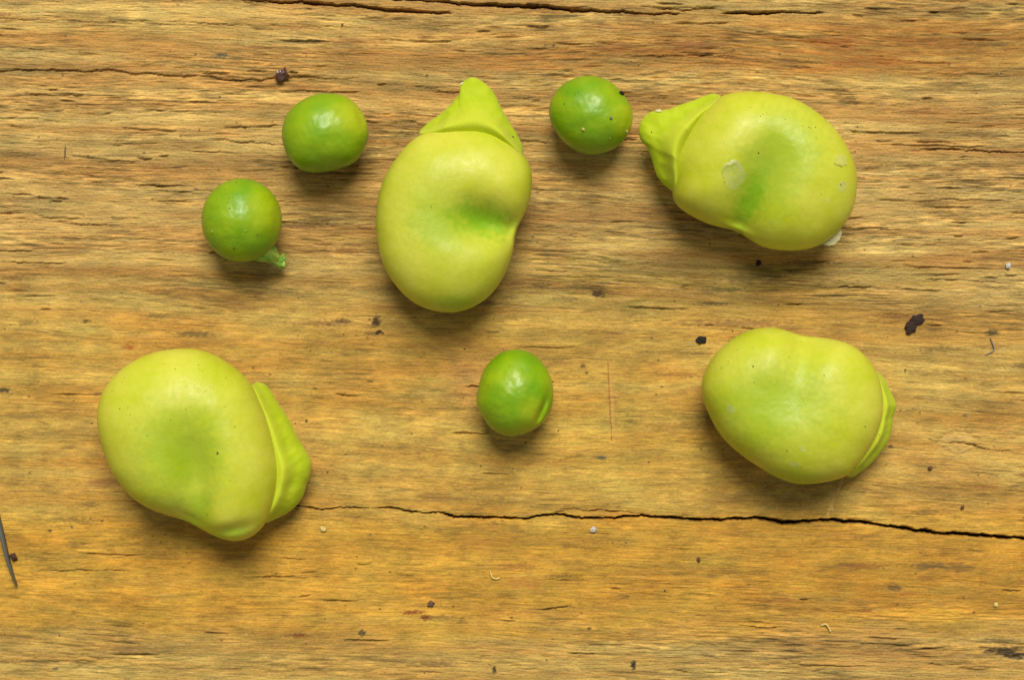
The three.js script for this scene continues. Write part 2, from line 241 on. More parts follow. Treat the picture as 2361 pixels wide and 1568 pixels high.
function heightAt(u, v) {                     // bilinear, mirrored beyond the computed sheet; millimetres
  let x = Math.abs(iu(u) - 0.5), y = Math.abs(iv(v) - 0.5); const M = TN - 1;
  x = x % (2 * M); if (x > M) x = 2 * M - x; y = y % (2 * M); if (y > M) y = 2 * M - y;
  const i = Math.min(M - 1, Math.floor(x)), j = Math.min(M - 1, Math.floor(y)), a = x - i, b = y - j, k = j * TN + i;
  return lerp(lerp(hgt[k], hgt[k + 1], a), lerp(hgt[k + TN], hgt[k + TN + 1], a), b);
}
const cb = new Uint8Array(TN * TN * 4), bb = new Uint8Array(TN * TN * 4);
for (let j = 0; j < TN; j++) for (let i = 0; i < TN; i++) {
  const k = j * TN + i, o = ((TN - 1 - j) * TN + i) * 4;
  for (let c = 0; c < 3; c++) { cb[o + c] = clamp(col[k * 3 + c], 0, 255); bb[o + c] = fine[k] * 255; }
  cb[o + 3] = bb[o + 3] = 255;
}
function sheet(data, srgb) {
  const t = new THREE.DataTexture(data, TN, TN, THREE.RGBAFormat, THREE.UnsignedByteType);
  t.magFilter = t.minFilter = THREE.LinearFilter; t.wrapS = t.wrapT = THREE.MirroredRepeatWrapping; if (srgb) t.colorSpace = THREE.SRGBColorSpace; t.needsUpdate = true; return t;
}
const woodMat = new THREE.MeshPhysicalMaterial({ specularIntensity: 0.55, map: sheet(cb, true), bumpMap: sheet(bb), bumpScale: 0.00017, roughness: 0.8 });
{
  const line = (a, b, lo, hi, fineStep, coarse) => { const out = []; let p = lo; while (p < hi - 1e-6) { out.push(p); p += p >= a && p < b ? fineStep : coarse; } out.push(hi); return out; };
  const us = line(-110, 2471, -2360, 4720, 3.5, 26), vs = line(-80, 1648, -1560, 3130, 1.95, 24);
  const nu = us.length, nv = vs.length, pos = [], uv = [], idx = [];
  const P = new Float32Array((nu * nv + 2 * (nu + nv) * 2) * 3), U = new Float32Array((nu * nv + 2 * (nu + nv) * 2) * 2);
  let n = 0; const put = (u, y, v) => { P[n * 3] = wx(u); P[n * 3 + 1] = y; P[n * 3 + 2] = wz(v); U[n * 2] = (u - TU0) / TW; U[n * 2 + 1] = 1 - (v - TV0) / TH; return n++; };
  for (let j = 0; j < nv; j++) for (let i = 0; i < nu; i++) put(us[i], heightAt(us[i], vs[j]) * 0.001, vs[j]);
  const I = new Uint32Array((nu - 1) * (nv - 1) * 6 + (nu + nv) * 2 * 6 + 6); let q = 0;
  for (let j = 0; j < nv - 1; j++) for (let i = 0; i < nu - 1; i++) { const a = j * nu + i, b = a + 1, c = a + nu, d = c + 1; I[q++] = a; I[q++] = c; I[q++] = b; I[q++] = b; I[q++] = c; I[q++] = d; }
  const edge = []; for (let i = 0; i < nu; i++) edge.push(i); for (let j = 1; j < nv; j++) edge.push(j * nu + nu - 1); for (let i = nu - 2; i >= 0; i--) edge.push((nv - 1) * nu + i); for (let j = nv - 2; j > 0; j--) edge.push(j * nu);
  const low = edge.map((e) => { const k = n; P.set([P[e * 3], -0.022, P[e * 3 + 2]], k * 3); U.set([U[e * 2] + 0.02, U[e * 2 + 1] + 0.02], k * 2); n++; return k; });
  for (let e = 0; e < edge.length; e++) { const f = (e + 1) % edge.length; I[q++] = edge[e]; I[q++] = edge[f]; I[q++] = low[e]; I[q++] = low[e]; I[q++] = edge[f]; I[q++] = low[f]; }
  const c0 = low[0], c1 = low[nu - 1], c2 = low[nu - 1 + nv - 1], c3 = low[2 * (nu - 1) + nv - 1]; I.set([c0, c1, c2, c0, c2, c3], q); q += 6;
  const g = new THREE.BufferGeometry();
  g.setAttribute('position', new THREE.BufferAttribute(P.slice(0, n * 3), 3)); g.setAttribute('uv', new THREE.BufferAttribute(U.slice(0, n * 2), 2)); g.setIndex(new THREE.BufferAttribute(I.slice(0, q), 1));
  g.computeVertexNormals();
  const m = part('wooden_tabletop', g, woodMat, scene); m.userData = { kind: 'structure', label: 'weathered wooden board with cracks and torn grain', category: 'board' };
}

/* ------------------------------------------------------------------ seed bodies grown from a closed outline */
const crop = (x0, y0, k) => ([x, y]) => [(x0 + x / k) * 0.592323, (y0 + y / k) * 0.592323];   // photograph detail -> layout units
function outlineRadius(pts, c, soft) {
  const curve = new THREE.CatmullRomCurve3(pts.map(([x, z]) => new THREE.Vector3(x - c[0], 0, z - c[1])), true, 'centripetal');
  const N = 720, R = new Float32Array(N), W = curve.getPoints(2400);
  const got = W.map((p) => [((Math.atan2(p.z, p.x) / (2 * Math.PI)) % 1 + 1) % 1 * N, Math.hypot(p.x, p.z)]).sort((a, b) => a[0] - b[0]);
  let k = 0; for (let i = 0; i < N; i++) { while (k < got.length - 1 && got[k][0] < i) k++; const b = got[k], a = got[(k + got.length - 1) % got.length], span = ((b[0] - a[0]) % N + N) % N || 1, t = clamp((((i - a[0]) % N + N) % N) / span); R[i] = lerp(a[1], b[1], t); }
  const T = new Float32Array(N); for (let i = 0; i < N; i++) { let s = 0, w = 0; for (let d = -20; d <= 20; d++) { const g = Math.exp(-d * d / (2 * soft * soft)); s += g * R[(i + d + N) % N]; w += g; } T[i] = s / w; }
  let a0 = 0, a1 = 0, b1 = 0, a2 = 0, b2 = 0; for (let i = 0; i < N; i++) { const q = i / N * 2 * Math.PI; a0 += T[i] / N; a1 += 2 * T[i] * Math.cos(q) / N; b1 += 2 * T[i] * Math.sin(q) / N; a2 += 2 * T[i] * Math.cos(2 * q) / N; b2 += 2 * T[i] * Math.sin(2 * q) / N; }
  return { at: (q) => { const f = ((q / (2 * Math.PI)) % 1 + 1) % 1 * N, i = Math.floor(f) % N; return lerp(T[i], T[(i + 1) % N], f - Math.floor(f)); }, base: (q) => a0 + a1 * Math.cos(q) + b1 * Math.sin(q) + a2 * Math.cos(2 * q) + b2 * Math.sin(2 * q) };
}
/* o: outline (layout units), top/bottom half heights in metres, pow, dents [u, v, ru, rv, angle deg, depth m], colour(u, v, nx, ny) */
function seedBody(o) {
  const h = o.bottom, pts = o.outline.map(([u, v]) => [wx(u, h), wz(v, h)]);
  const c = o.centre ? [wx(o.centre[0], h), wz(o.centre[1], h)] : pts.reduce((s, p) => [s[0] + p[0] / pts.length, s[1] + p[1] / pts.length], [0, 0]);
  const rad = outlineRadius(pts, c, o.soft ?? 9), NT = o.nt ?? 240, NP = o.np ?? 150, V = [], C = [], I = [], T = [];
  const lay = (x, z, y) => [x / (S * (1 - y / D)) + CU, z / (S * (1 - y / D)) + CV];
  for (let j = 0; j <= NP; j++) {
    const ph = (j / NP - 0.5) * Math.PI, cs = Math.max(0, Math.cos(ph)), sn = Math.sin(ph), e = 2 / (sn > 0 ? o.pow ?? 2.2 : o.powLow ?? 2.1), rho = Math.pow(cs, e), yy = Math.sign(sn) * Math.pow(Math.abs(sn), e);
    for (let i = 0; i < NT; i++) {
      const q = i / NT * 2 * Math.PI, keep = smooth(0.15, 0.95, rho), r = lerp(rad.base(q), rad.at(q), keep) * rho;
      let x = c[0] + Math.cos(q) * r, z = c[1] + Math.sin(q) * r, y = h + (yy > 0 ? yy * o.top : yy * o.bottom);
      const up = smooth(0.05, 0.6, yy), [u, v] = lay(x, z, y);
      for (const [du, dv, ru, rv, ang, dep] of o.dents || []) {
        const a = ang * Math.PI / 180, p = (u - du) * Math.cos(a) + (v - dv) * Math.sin(a), w = -(u - du) * Math.sin(a) + (v - dv) * Math.cos(a), f = Math.exp(-(p * p) / (ru * ru) - (w * w) / (rv * rv));
        y -= dep * f * up;
      }
      y += (o.lumps ?? 0) * up * noise(u / 38 + 5, v / 38) + (o.lumps ?? 0) * 0.25 * up * noise(u / 13 + 5, v / 13);
      V.push(x, y, z); T.push(u / 300, v / 300);
      const cc = o.colour(u, v, q, yy); C.push(cc[0], cc[1], cc[2]);
    }
  }
  for (let j = 0; j < NP; j++) for (let i = 0; i < NT; i++) { const a = j * NT + i, b = j * NT + (i + 1) % NT, cc = a + NT, d = b + NT; if (j > 0) I.push(a, cc, b); if (j < NP - 1) I.push(b, cc, d); }
  const g = new THREE.BufferGeometry(); g.setAttribute('position', new THREE.Float32BufferAttribute(V, 3)); g.setAttribute('color', new THREE.Float32BufferAttribute(C, 3)); g.setAttribute('uv', new THREE.Float32BufferAttribute(T, 2)); g.setIndex(I); g.computeVertexNormals();
  return g;
}
/* a hood of pod tissue: inner curve (tucked against the bean), outer curve, both [u, v] lists running the same way */
function hood(o) {
  const lift = o.y, mk = (l) => new THREE.CatmullRomCurve3(l.map(([u, v]) => new THREE.Vector3(wx(u, lift), 0, wz(v, lift))), false, 'centripetal');
  const A = mk(o.inner), B = mk(o.outer), NT = 150, NS = 64, V = [], C = [], I = [];
  for (let i = 0; i <= NT; i++) {
    const t = i / NT, a = A.getPoint(t), b = B.getPoint(t), w = a.distanceTo(b), T0 = Math.min(o.thick, 0.55 * w + 0.0003);
    for (let k = 0; k < NS; k++) {
      const q = k / NS * 2 * Math.PI, s = 0.5 - 0.5 * Math.cos(q), side = Math.sin(q) >= 0 ? 1 : -1;
      const T = T0 * (1 - (o.taper ?? 0.5) * smooth(0.3, 1, s)), x = lerp(a.x, b.x, s), z = lerp(a.z, b.z, s), u = x / (S * (1 - lift / D)) + CU, v = z / (S * (1 - lift / D)) + CV;
      const round = Math.pow(Math.max(0, 1 - Math.pow(Math.abs(2 * s - 1), 2.6)), 0.5);
      const lip = 0.62 + (o.lipAmp ?? 0.42) * Math.exp(-Math.pow((s - (o.lipAt ?? 0.24)) / 0.17, 2)) - (o.hollow ?? 0.18) * Math.exp(-Math.pow((s - 0.6) / 0.2, 2)) + 0.04 * Math.exp(-Math.pow((s - 0.93) / 0.12, 2));
      const wr = side > 0 ? (o.wrinkle ?? 0.00016) * smooth(0.3, 0.6, s) * (noise(u / 30 + 3, v / 30) + 0.3 * noise(u / 12, v / 12 + 4)) : 0;
      const y = lift + lerp(o.rise ?? 0, o.drop ?? -0.001, s) + side * T * round * (side > 0 ? lip : 0.75) + wr * Math.min(1, w / 0.003);
      V.push(x, Math.max(y, 0.00025), z);
      const n = noise(u / 17 + 31, v / 17), n2 = noise(u / 6, v / 6 + 12), cc = mix3(o.pale, o.deep, clamp(smooth(0.32, 0.62, s + 0.1 * n) * (0.62 + 0.35 * n) + 0.05 * n2)); C.push(...cc);  // paler lip: its own colour plus a highlight put into the colour
    }
  }
  for (let i = 0; i < NT; i++) for (let k = 0; k < NS; k++) { const a = i * NS + k, b = i * NS + (k + 1) % NS, c = a + NS, d = b + NS; I.push(a, b, c, b, d, c); }
  for (const [row, flip] of [[0, 0], [NT, 1]]) { const at = V.length / 3; let m = [0, 0, 0]; for (let k = 0; k < NS; k++) for (let e = 0; e < 3; e++) m[e] += V[(row * NS + k) * 3 + e] / NS; V.push(...m); C.push(...o.pale); for (let k = 0; k < NS; k++) { const p = row * NS + k, r = row * NS + (k + 1) % NS; flip ? I.push(at, p, r) : I.push(at, r, p); } }
  const g = new THREE.BufferGeometry(); g.setAttribute('position', new THREE.Float32BufferAttribute(V, 3)); g.setAttribute('color', new THREE.Float32BufferAttribute(C, 3)); 
  // keep faces turned outward whichever way the curves run
  g.setIndex(I); let vol = 0; for (let f = 0; f < I.length; f += 3) { const [a, b, c] = [I[f] * 3, I[f + 1] * 3, I[f + 2] * 3]; vol += V[a] * (V[b + 1] * V[c + 2] - V[b + 2] * V[c + 1]) - V[a + 1] * (V[b] * V[c + 2] - V[b + 2] * V[c]) + V[a + 2] * (V[b] * V[c + 1] - V[b + 1] * V[c]); }
  if (vol < 0) { for (let f = 0; f < I.length; f += 3) { const t = I[f + 1]; I[f + 1] = I[f + 2]; I[f + 2] = t; } g.setIndex(I); }
  g.computeVertexNormals(); return g;
}
const skinN = 512, skinA = new Uint8Array(skinN * skinN * 4), skinB = new Uint8Array(skinN * skinN * 4);
for (let j = 0; j < skinN; j++) for (let i = 0; i < skinN; i++) {
  const o = (j * skinN + i) * 4, x = i / skinN, y = j / skinN, a = noise(x * 64, y * 64 + 3), b = noise(x * 160 + 4, y * 160), c = noise(x * 20 + 8, y * 20), d = noise(x * 7, y * 7 + 5);
  const hgt8 = 128 + 46 * a + 36 * b + 40 * c, rgh = 255 * clamp(0.5 + 0.11 * c + 0.12 * d + 0.06 * a); for (let e = 0; e < 3; e++) { skinA[o + e] = clamp(hgt8, 0, 255); skinB[o + e] = rgh; } skinA[o + 3] = skinB[o + 3] = 255;
}
const skin = (data) => { const t = new THREE.DataTexture(data, skinN, skinN, THREE.RGBAFormat, THREE.UnsignedByteType); t.magFilter = t.minFilter = THREE.LinearFilter; t.wrapS = t.wrapT = THREE.MirroredRepeatWrapping; t.needsUpdate = true; return t; };
const skinBump = skin(skinA), skinRough = skin(skinB);
const beanMat = new THREE.MeshPhysicalMaterial({ vertexColors: true, roughness: 0.9, roughnessMap: skinRough, bumpMap: skinBump, bumpScale: 0.00003, specularIntensity: 0.85, ior: 1.46 });
const hoodMat = new THREE.MeshPhysicalMaterial({ vertexColors: true, roughness: 0.8, specularIntensity: 0.7, transmission: 0.28, thickness: 0, ior: 1.4 });
const peaMat = new THREE.MeshPhysicalMaterial({ vertexColors: true, roughness: 0.84, roughnessMap: skinRough, bumpMap: skinBump, bumpScale: 0.00004, ior: 1.45, clearcoat: 0.25, clearcoatRoughness: 0.36 });

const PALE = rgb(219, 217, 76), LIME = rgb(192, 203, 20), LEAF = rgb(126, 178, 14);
function beanColour(greens, seed, lean = 0.5) {      // greens: [u, v, ru, rv, angle, amount]: pigment patches, plus one painted crease shade, with a mottled outline
  return (u, v) => {
    const n = noise(u / 90 + seed, v / 90), m = noise(u / 26 + seed, v / 26 + 3), f = noise(u / 5 + seed, v / 5), f2 = noise(u / 2.4, v / 2.4 + seed);
    let c = mix3(PALE, LIME, clamp(lean - 0.12 + 0.45 * n + 0.22 * m + 0.14 * noise(u / 11 + seed, v / 11 + 6) + 0.08 * f));
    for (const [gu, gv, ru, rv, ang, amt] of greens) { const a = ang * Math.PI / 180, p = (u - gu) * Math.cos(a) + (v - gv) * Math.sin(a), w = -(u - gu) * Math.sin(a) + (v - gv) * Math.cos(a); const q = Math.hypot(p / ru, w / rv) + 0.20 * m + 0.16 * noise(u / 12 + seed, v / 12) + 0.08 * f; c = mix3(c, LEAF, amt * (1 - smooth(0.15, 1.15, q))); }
    const k = 1 + 0.025 * f + 0.025 * f2; return [c[0] * k, c[1] * k, c[2] * k];
  };
}
const BEANS = 'shelled broad beans on the board', PEAS = 'loose green peas on the board';
const hoodTint = { pale: rgb(224, 235, 56), deep: rgb(200, 223, 8) };

/* bean whose pointed hood stands up between two peas */
const c1 = crop(1400, 250, 1.49333);
const bean1 = thing('broad_bean', 'upright kidney-shaped broad bean with pointed hood and deep green side hollow, between two peas', 'broad bean', BEANS);
part('bean_body', seedBody({
  outline: [[350, 415], [420, 393], [520, 383], [640, 380], [740, 390], [820, 420], [890, 470], [945, 525], [985, 575], [1003, 640], [1000, 720], [985, 800], [955, 880], [920, 940], [903, 1000], [893, 1080], [870, 1160], [835, 1240], [780, 1320], [720, 1375], [640, 1420], [560, 1442], [480, 1442], [400, 1425], [330, 1395], [270, 1350], [215, 1290], [165, 1220], [130, 1140], [108, 1050], [98, 950], [100, 860], [112, 770], [140, 680], [180, 600], [230, 530], [280, 470]].map(c1),
  centre: c1([540, 920]), top: 0.0066, bottom: 0.0052, pow: 2.35, soft: 7,
  dents: [[...c1([700, 905]), 62, 56, 8, 0.0018], [...c1([830, 935]), 62, 44, 14, 0.0014], [...c1([560, 890]), 110, 85, 0, 0.0009]],
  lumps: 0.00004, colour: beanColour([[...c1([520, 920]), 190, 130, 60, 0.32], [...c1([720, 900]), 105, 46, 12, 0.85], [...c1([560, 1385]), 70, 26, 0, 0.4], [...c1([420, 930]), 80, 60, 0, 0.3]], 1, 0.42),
}), beanMat, bean1);
part('seed_hood', hood({ y: 0.0050, thick: 0.0028, rise: 0.0012, drop: -0.0006, lipAt: 0.17, ...hoodTint,
  inner: [[352, 415], [430, 430], [530, 428], [650, 428], [760, 442], [850, 485], [915, 530], [948, 540]].map(c1),
  outer: [[350, 380], [400, 335], [480, 275], [550, 205], [580, 160], [588, 112], [655, 72], [735, 112], [785, 170], [825, 250], [870, 330], [915, 405], [948, 475], [950, 530]].map(c1) }), hoodMat, bean1);

/* bean lying on its side with torn film on its skin */
const c2 = crop(2400, 300, 2.0905);
const bean2 = thing('broad_bean', 'plump broad bean, blunt hood pointing at a pea, torn white film on its skin', 'broad bean', BEANS);
const body2 = part('bean_body', seedBody({
  outline: [[840, 158], [750, 235], [680, 300], [610, 390], [550, 490], [500, 590], [475, 680], [462, 780], [458, 880], [452, 985], [480, 1035], [540, 1085], [620, 1135], [700, 1175], [780, 1205], [860, 1225], [940, 1240], [1010, 1270], [1070, 1310], [1130, 1350], [1200, 1385], [1300, 1403], [1400, 1410], [1500, 1408], [1590, 1390], [1670, 1355], [1750, 1300], [1820, 1230], [1880, 1150], [1920, 1050], [1940, 940], [1945, 830], [1930, 730], [1895, 640], [1850, 550], [1790, 460], [1720, 380], [1640, 310], [1560, 250], [1470, 200], [1380, 165], [1280, 145], [1160, 128], [1040, 122], [940, 135]].map(c2),
  centre: c2([1180, 760]), top: 0.0068, bottom: 0.0054, pow: 2.3, soft: 7,
  dents: [[...c2([1200, 780]), 100, 66, 115, 0.0018], [...c2([1050, 1110]), 80, 50, 115, 0.0019]],
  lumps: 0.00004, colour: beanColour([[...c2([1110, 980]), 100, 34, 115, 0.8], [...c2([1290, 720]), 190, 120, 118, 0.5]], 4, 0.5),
}), beanMat, bean2);
part('seed_hood', hood({ y: 0.0052, thick: 0.0030, rise: 0.0012, drop: -0.0004, lipAt: 0.17, wrinkle: 0.00020, ...hoodTint,
  inner: [[838, 170], [770, 262], [705, 325], [640, 405], [585, 500], [535, 600], [510, 690], [497, 790], [492, 880], [462, 940]].map(c2),
  outer: [[825, 140], [790, 130], [700, 155], [600, 195], [510, 225], [430, 258], [350, 270], [270, 285], [210, 340], [182, 430], [195, 500], [250, 575], [285, 660], [325, 790], [375, 860], [440, 920]].map(c2) }), hoodMat, bean2);

/* bean above the left end of the long split */
const c3 = crop(300, 1300, 1.742);
const bean3 = thing('broad_bean', 'largest broad bean, hood folded flat against its side where the long crack begins', 'broad bean', BEANS);
part('bean_body', seedBody({
  outline: [[150, 560], [160, 470], [185, 400], [225, 330], [285, 265], [355, 205], [440, 160], [540, 122], [640, 105], [750, 100], [850, 112], [930, 140], [1010, 185], [1090, 245], [1150, 300], [1200, 365], [1240, 450], [1282, 545], [1320, 660], [1350, 780], [1368, 880], [1370, 960], [1358, 1060], [1335, 1150], [1305, 1235], [1270, 1300], [1230, 1345], [1180, 1380], [1110, 1405], [1040, 1400], [960, 1375], [880, 1335], [800, 1290], [720, 1255], [620, 1225], [520, 1190], [440, 1145], [370, 1090], [310, 1020], [260, 950], [220, 860], [185, 760], [160, 660]].map(c3),
  centre: c3([740, 720]), top: 0.0072, bottom: 0.0056, pow: 2.3, soft: 6,
  dents: [[...c3([740, 820]), 85, 95, 0, 0.0013], [...c3([790, 1110]), 46, 110, 0, 0.0020], [...c3([1060, 1330]), 70, 14, -12, 0.0006]],
  lumps: 0.00004, colour: beanColour([[...c3([700, 820]), 150, 165, 0, 0.5], [...c3([820, 1200]), 44, 60, 0, 0.45], [...c3([1060, 1345]), 60, 16, -8, 0.5]], 9, 0.5),  // last patch puts the shade under the lobe crease into the colour
}), beanMat, bean3);
part('seed_hood', hood({ y: 0.0052, thick: 0.0036, taper: 0, rise: 0.0006, drop: -0.0022, lipAt: 0.33, hollow: 0.06, lipAmp: 0.3, ...hoodTint,
  inner: [[1190, 350], [1215, 440], [1255, 550], [1290, 670], [1318, 790], [1335, 890], [1335, 970], [1322, 1060], [1295, 1150], [1268, 1235], [1262, 1275]].map(c3),
  outer: [[1205, 328], [1260, 345], [1310, 405], [1360, 490], [1420, 580], [1465, 670], [1500, 740], [1540, 800], [1575, 880], [1570, 960], [1545, 1030], [1520, 1110], [1470, 1180], [1400, 1235], [1330, 1268], [1285, 1290]].map(c3) }), hoodMat, bean3);

/* bean beside the dark flake */
const c4 = crop(2650, 1200, 1.96);
const bean4 = thing('broad_bean', 'broad bean above the widest part of the crack, with a notched edge and narrow hood', 'broad bean', BEANS);
part('bean_body', seedBody({
  outline: [[155, 640], [160, 560], [185, 480], [225, 400], [280, 330], [350, 265], [430, 210], [520, 168], [610, 150], [700, 148], [770, 160], [840, 185], [910, 208], [980, 215], [1050, 222], [1130, 235], [1210, 250], [1290, 280], [1370, 335], [1420, 390], [1460, 450], [1490, 510], [1515, 590], [1530, 680], [1530, 770], [1515, 860], [1485, 950], [1440, 1040], [1380, 1130], [1325, 1205], [1265, 1270], [1180, 1305], [1080, 1328], [980, 1340], [880, 1340], [800, 1320], [700, 1275], [600, 1215], [500, 1150], [400, 1070], [320, 990], [260, 900], [210, 800], [175, 720]].map(c4),
  centre: c4([840, 720]), top: 0.0068, bottom: 0.0054, pow: 2.3, soft: 7,
  dents: [[...c4([800, 690]), 105, 75, 0, 0.0011], [...c4([950, 300]), 46, 85, 10, 0.0014]],
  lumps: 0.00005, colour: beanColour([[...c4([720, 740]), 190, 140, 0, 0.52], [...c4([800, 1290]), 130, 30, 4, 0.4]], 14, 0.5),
}), beanMat, bean4);
part('seed_hood', hood({ y: 0.0050, thick: 0.0030, taper: 0.1, rise: 0.0006, drop: -0.0018, lipAt: 0.36, hollow: 0.06, lipAmp: 0.3, ...hoodTint,
  inner: [[1462, 490], [1485, 590], [1498, 680], [1498, 770], [1482, 860], [1452, 945], [1405, 1030], [1345, 1120], [1295, 1195], [1265, 1262]].map(c4),
  outer: [[1485, 478], [1535, 500], [1585, 560], [1618, 632], [1650, 700], [1664, 748], [1652, 795], [1636, 840], [1634, 890], [1622, 960], [1592, 1040], [1540, 1112], [1480, 1182], [1440, 1222], [1385, 1260], [1330, 1296], [1280, 1290]].map(c4) }), hoodMat, bean4);

/* ------------------------------------------------------------------ peas */
const PGREEN = rgb(112, 164, 6), PLIME = rgb(164, 190, 10);
function peaColour(seed, yellow) {
  return (u, v) => {
    const n = noise(u / 60 + seed, v / 60), m = noise(u / 20 + seed, v / 20 + 7), f = noise(u / 5 + seed, v / 5), f2 = noise(u / 2.2 + seed, v / 2.2);
    let c = mix3(PGREEN, PLIME, clamp(0.38 + 0.5 * n + 0.15 * m));
    for (const [du, dv, r, a] of yellow) c = mix3(c, rgb(186, 198, 24), a * (1 - smooth(0.2, 1.1, Math.hypot(u - du, v - dv) / r + 0.22 * m)));
    const k = 1 + 0.03 * f + 0.035 * f2; return [c[0] * k, c[1] * k, c[2] * k];
  };
}
const ellipse = (cx, cy, rx, ry, n = 28) => Array.from({ length: n }, (_, i) => [cx + rx * Math.cos(i / n * 2 * Math.PI), cy + ry * Math.sin(i / n * 2 * Math.PI)]);
const pk = { nt: 170, np: 120, pow: 2.0, powLow: 2.0, soft: 9, lumps: 0.00011 };

const p1 = crop(700, 600, 3.136);
const pea1 = thing('pea', 'green pea with a short torn stalk still attached', 'pea', PEAS);
part('pea_body', seedBody({ ...pk, outline: ellipse(762, 808, 488, 511).map(p1), top: 0.0047, bottom: 0.0046, dents: [[...p1([1180, 960]), 9, 60, 10, 0.0003]], colour: peaColour(2, [[...p1([1110, 700]), 67, 0.63]]) }), peaMat, pea1);
{ // stalk: a flattened tapering cone that twists into a ragged end
  const path = [[940, 1120, 150, 0.0046], [1030, 1180, 150, 0.0042], [1090, 1222, 118, 0.0037], [1145, 1260, 82, 0.0031], [1185, 1288, 66, 0.0026], [1222, 1304, 80, 0.0022], [1250, 1310, 92, 0.0019]].map(([x, y, r, h]) => { const [u, v] = p1([x, y]); return { p: new THREE.Vector3(wx(u, h), h, wz(v, h)), r: r / 3.136 * 0.592323 * S }; });
  const V = [], C = [], I = [], NS = 28, curve = new THREE.CatmullRomCurve3(path.map((q) => q.p)), NT = 40;
  for (let i = 0; i <= NT; i++) {
    const t = i / NT, f = t * (path.length - 1), k = Math.min(path.length - 2, Math.floor(f)), r = lerp(path[k].r, path[k + 1].r, f - k), c = curve.getPoint(t), d = curve.getTangent(t), side = new THREE.Vector3(0, 1, 0).cross(d).normalize(), up = d.clone().cross(side);
    for (let s = 0; s < NS; s++) {
      const q = s / NS * 2 * Math.PI, rag = 1 + (0.14 + 0.35 * smooth(0.75, 1, t)) * noise(Math.cos(q) * 2 + 7, Math.sin(q) * 2 + t * 5), tip = smooth(0.86, 1, t) * (0.0005 * Math.max(0, noise(q * 1.3, 4.4)) );
      const P = c.clone().addScaledVector(side, Math.cos(q) * r * rag).addScaledVector(up, Math.sin(q) * r * 0.62 * rag).addScaledVector(d, tip); P.y = Math.max(P.y, 0.0004);
      V.push(P.x, P.y, P.z); const n = clamp(0.5 + 0.7 * noise(q * 2.2, t * 3) + 0.3 * noise(q * 5, t * 14)); C.push(...mix3(rgb(92, 168, 52), rgb(186, 206, 84), n));
    }
  }
  for (let i = 0; i < NT; i++) for (let s = 0; s < NS; s++) { const a = i * NS + s, b = i * NS + (s + 1) % NS; I.push(a, a + NS, b, b, a + NS, b + NS); }
  const e = curve.getPoint(0.97); V.push(e.x, e.y, e.z); C.push(...rgb(84, 150, 44)); for (let s = 0; s < NS; s++) I.push(NT * NS + s, V.length / 3 - 1, NT * NS + (s + 1) % NS);
  const g = new THREE.BufferGeometry(); g.setAttribute('position', new THREE.Float32BufferAttribute(V, 3)); g.setAttribute('color', new THREE.Float32BufferAttribute(C, 3)); g.setIndex(I); g.computeVertexNormals();
  part('stalk', g, new THREE.MeshStandardMaterial({ vertexColors: true, roughness: 0.65, side: THREE.DoubleSide }), pea1);
}
const p2 = crop(1050, 320, 3.92);
const pea2 = thing('pea', 'clean round green pea between the pea with a stalk and the upright bean', 'pea', PEAS);
part('pea_body', seedBody({ ...pk, outline: [[190, 820], [230, 590], [330, 420], [520, 270], [700, 195], [890, 175], [1060, 190], [1200, 235], [1350, 370], [1450, 530], [1505, 700], [1500, 860], [1440, 1020], [1340, 1180], [1200, 1270], [1050, 1320], [850, 1365], [680, 1378], [500, 1340], [380, 1260], [280, 1130], [215, 960]].map(p2), top: 0.0046, bottom: 0.0047, dents: [[...p2([1400, 560]), 8, 60, -18, 0.0003]], colour: peaColour(21, [[...p2([1340, 500]), 74, 0.84]]) }), peaMat, pea2);
const p3 = crop(2080, 260, 3.92);
const pea3 = thing('pea', 'green pea with dark and pale crumbs on its skin, facing a blunt bean hood', 'pea', PEAS);
part('pea_body', seedBody({ ...pk, outline: [[220, 680], [260, 500], [380, 320], [540, 210], [700, 155], [860, 142], [1040, 180], [1200, 265], [1330, 400], [1430, 530], [1500, 700], [1495, 830], [1450, 980], [1370, 1110], [1250, 1230], [1100, 1300], [940, 1335], [800, 1335], [660, 1290], [500, 1190], [360, 1040], [260, 860]].map(p3), top: 0.0045, bottom: 0.0046, dents: [[...p3([1440, 900]), 8, 50, 20, 0.0004]], colour: peaColour(37, [[...p3([1430, 800]), 48, 0.77]]) }), peaMat, pea3);
const p4 = crop(1780, 1300, 3.2667);
const pea4 = thing('pea', 'oval green pea with a creased side, alone above the middle of the crack', 'pea', PEAS);
part('pea_body', seedBody({ ...pk, outline: [[245, 850], [270, 680], [320, 500], [400, 370], [520, 260], [640, 210], [760, 198], [900, 225], [1030, 310], [1130, 430], [1200, 590], [1222, 750], [1200, 930], [1140, 1070], [1030, 1180], [880, 1260], [760, 1295], [660, 1305], [540, 1270], [430, 1200], [340, 1080], [270, 960]].map(p4), top: 0.0044, bottom: 0.0046, dents: [[...p4([1062, 1010]), 7, 34, 22, 0.0009], [...p4([690, 600]), 12, 8, 0, 0.00008]], colour: peaColour(52, [[...p4([960, 960]), 45, 0.56]]) }), peaMat, pea4);

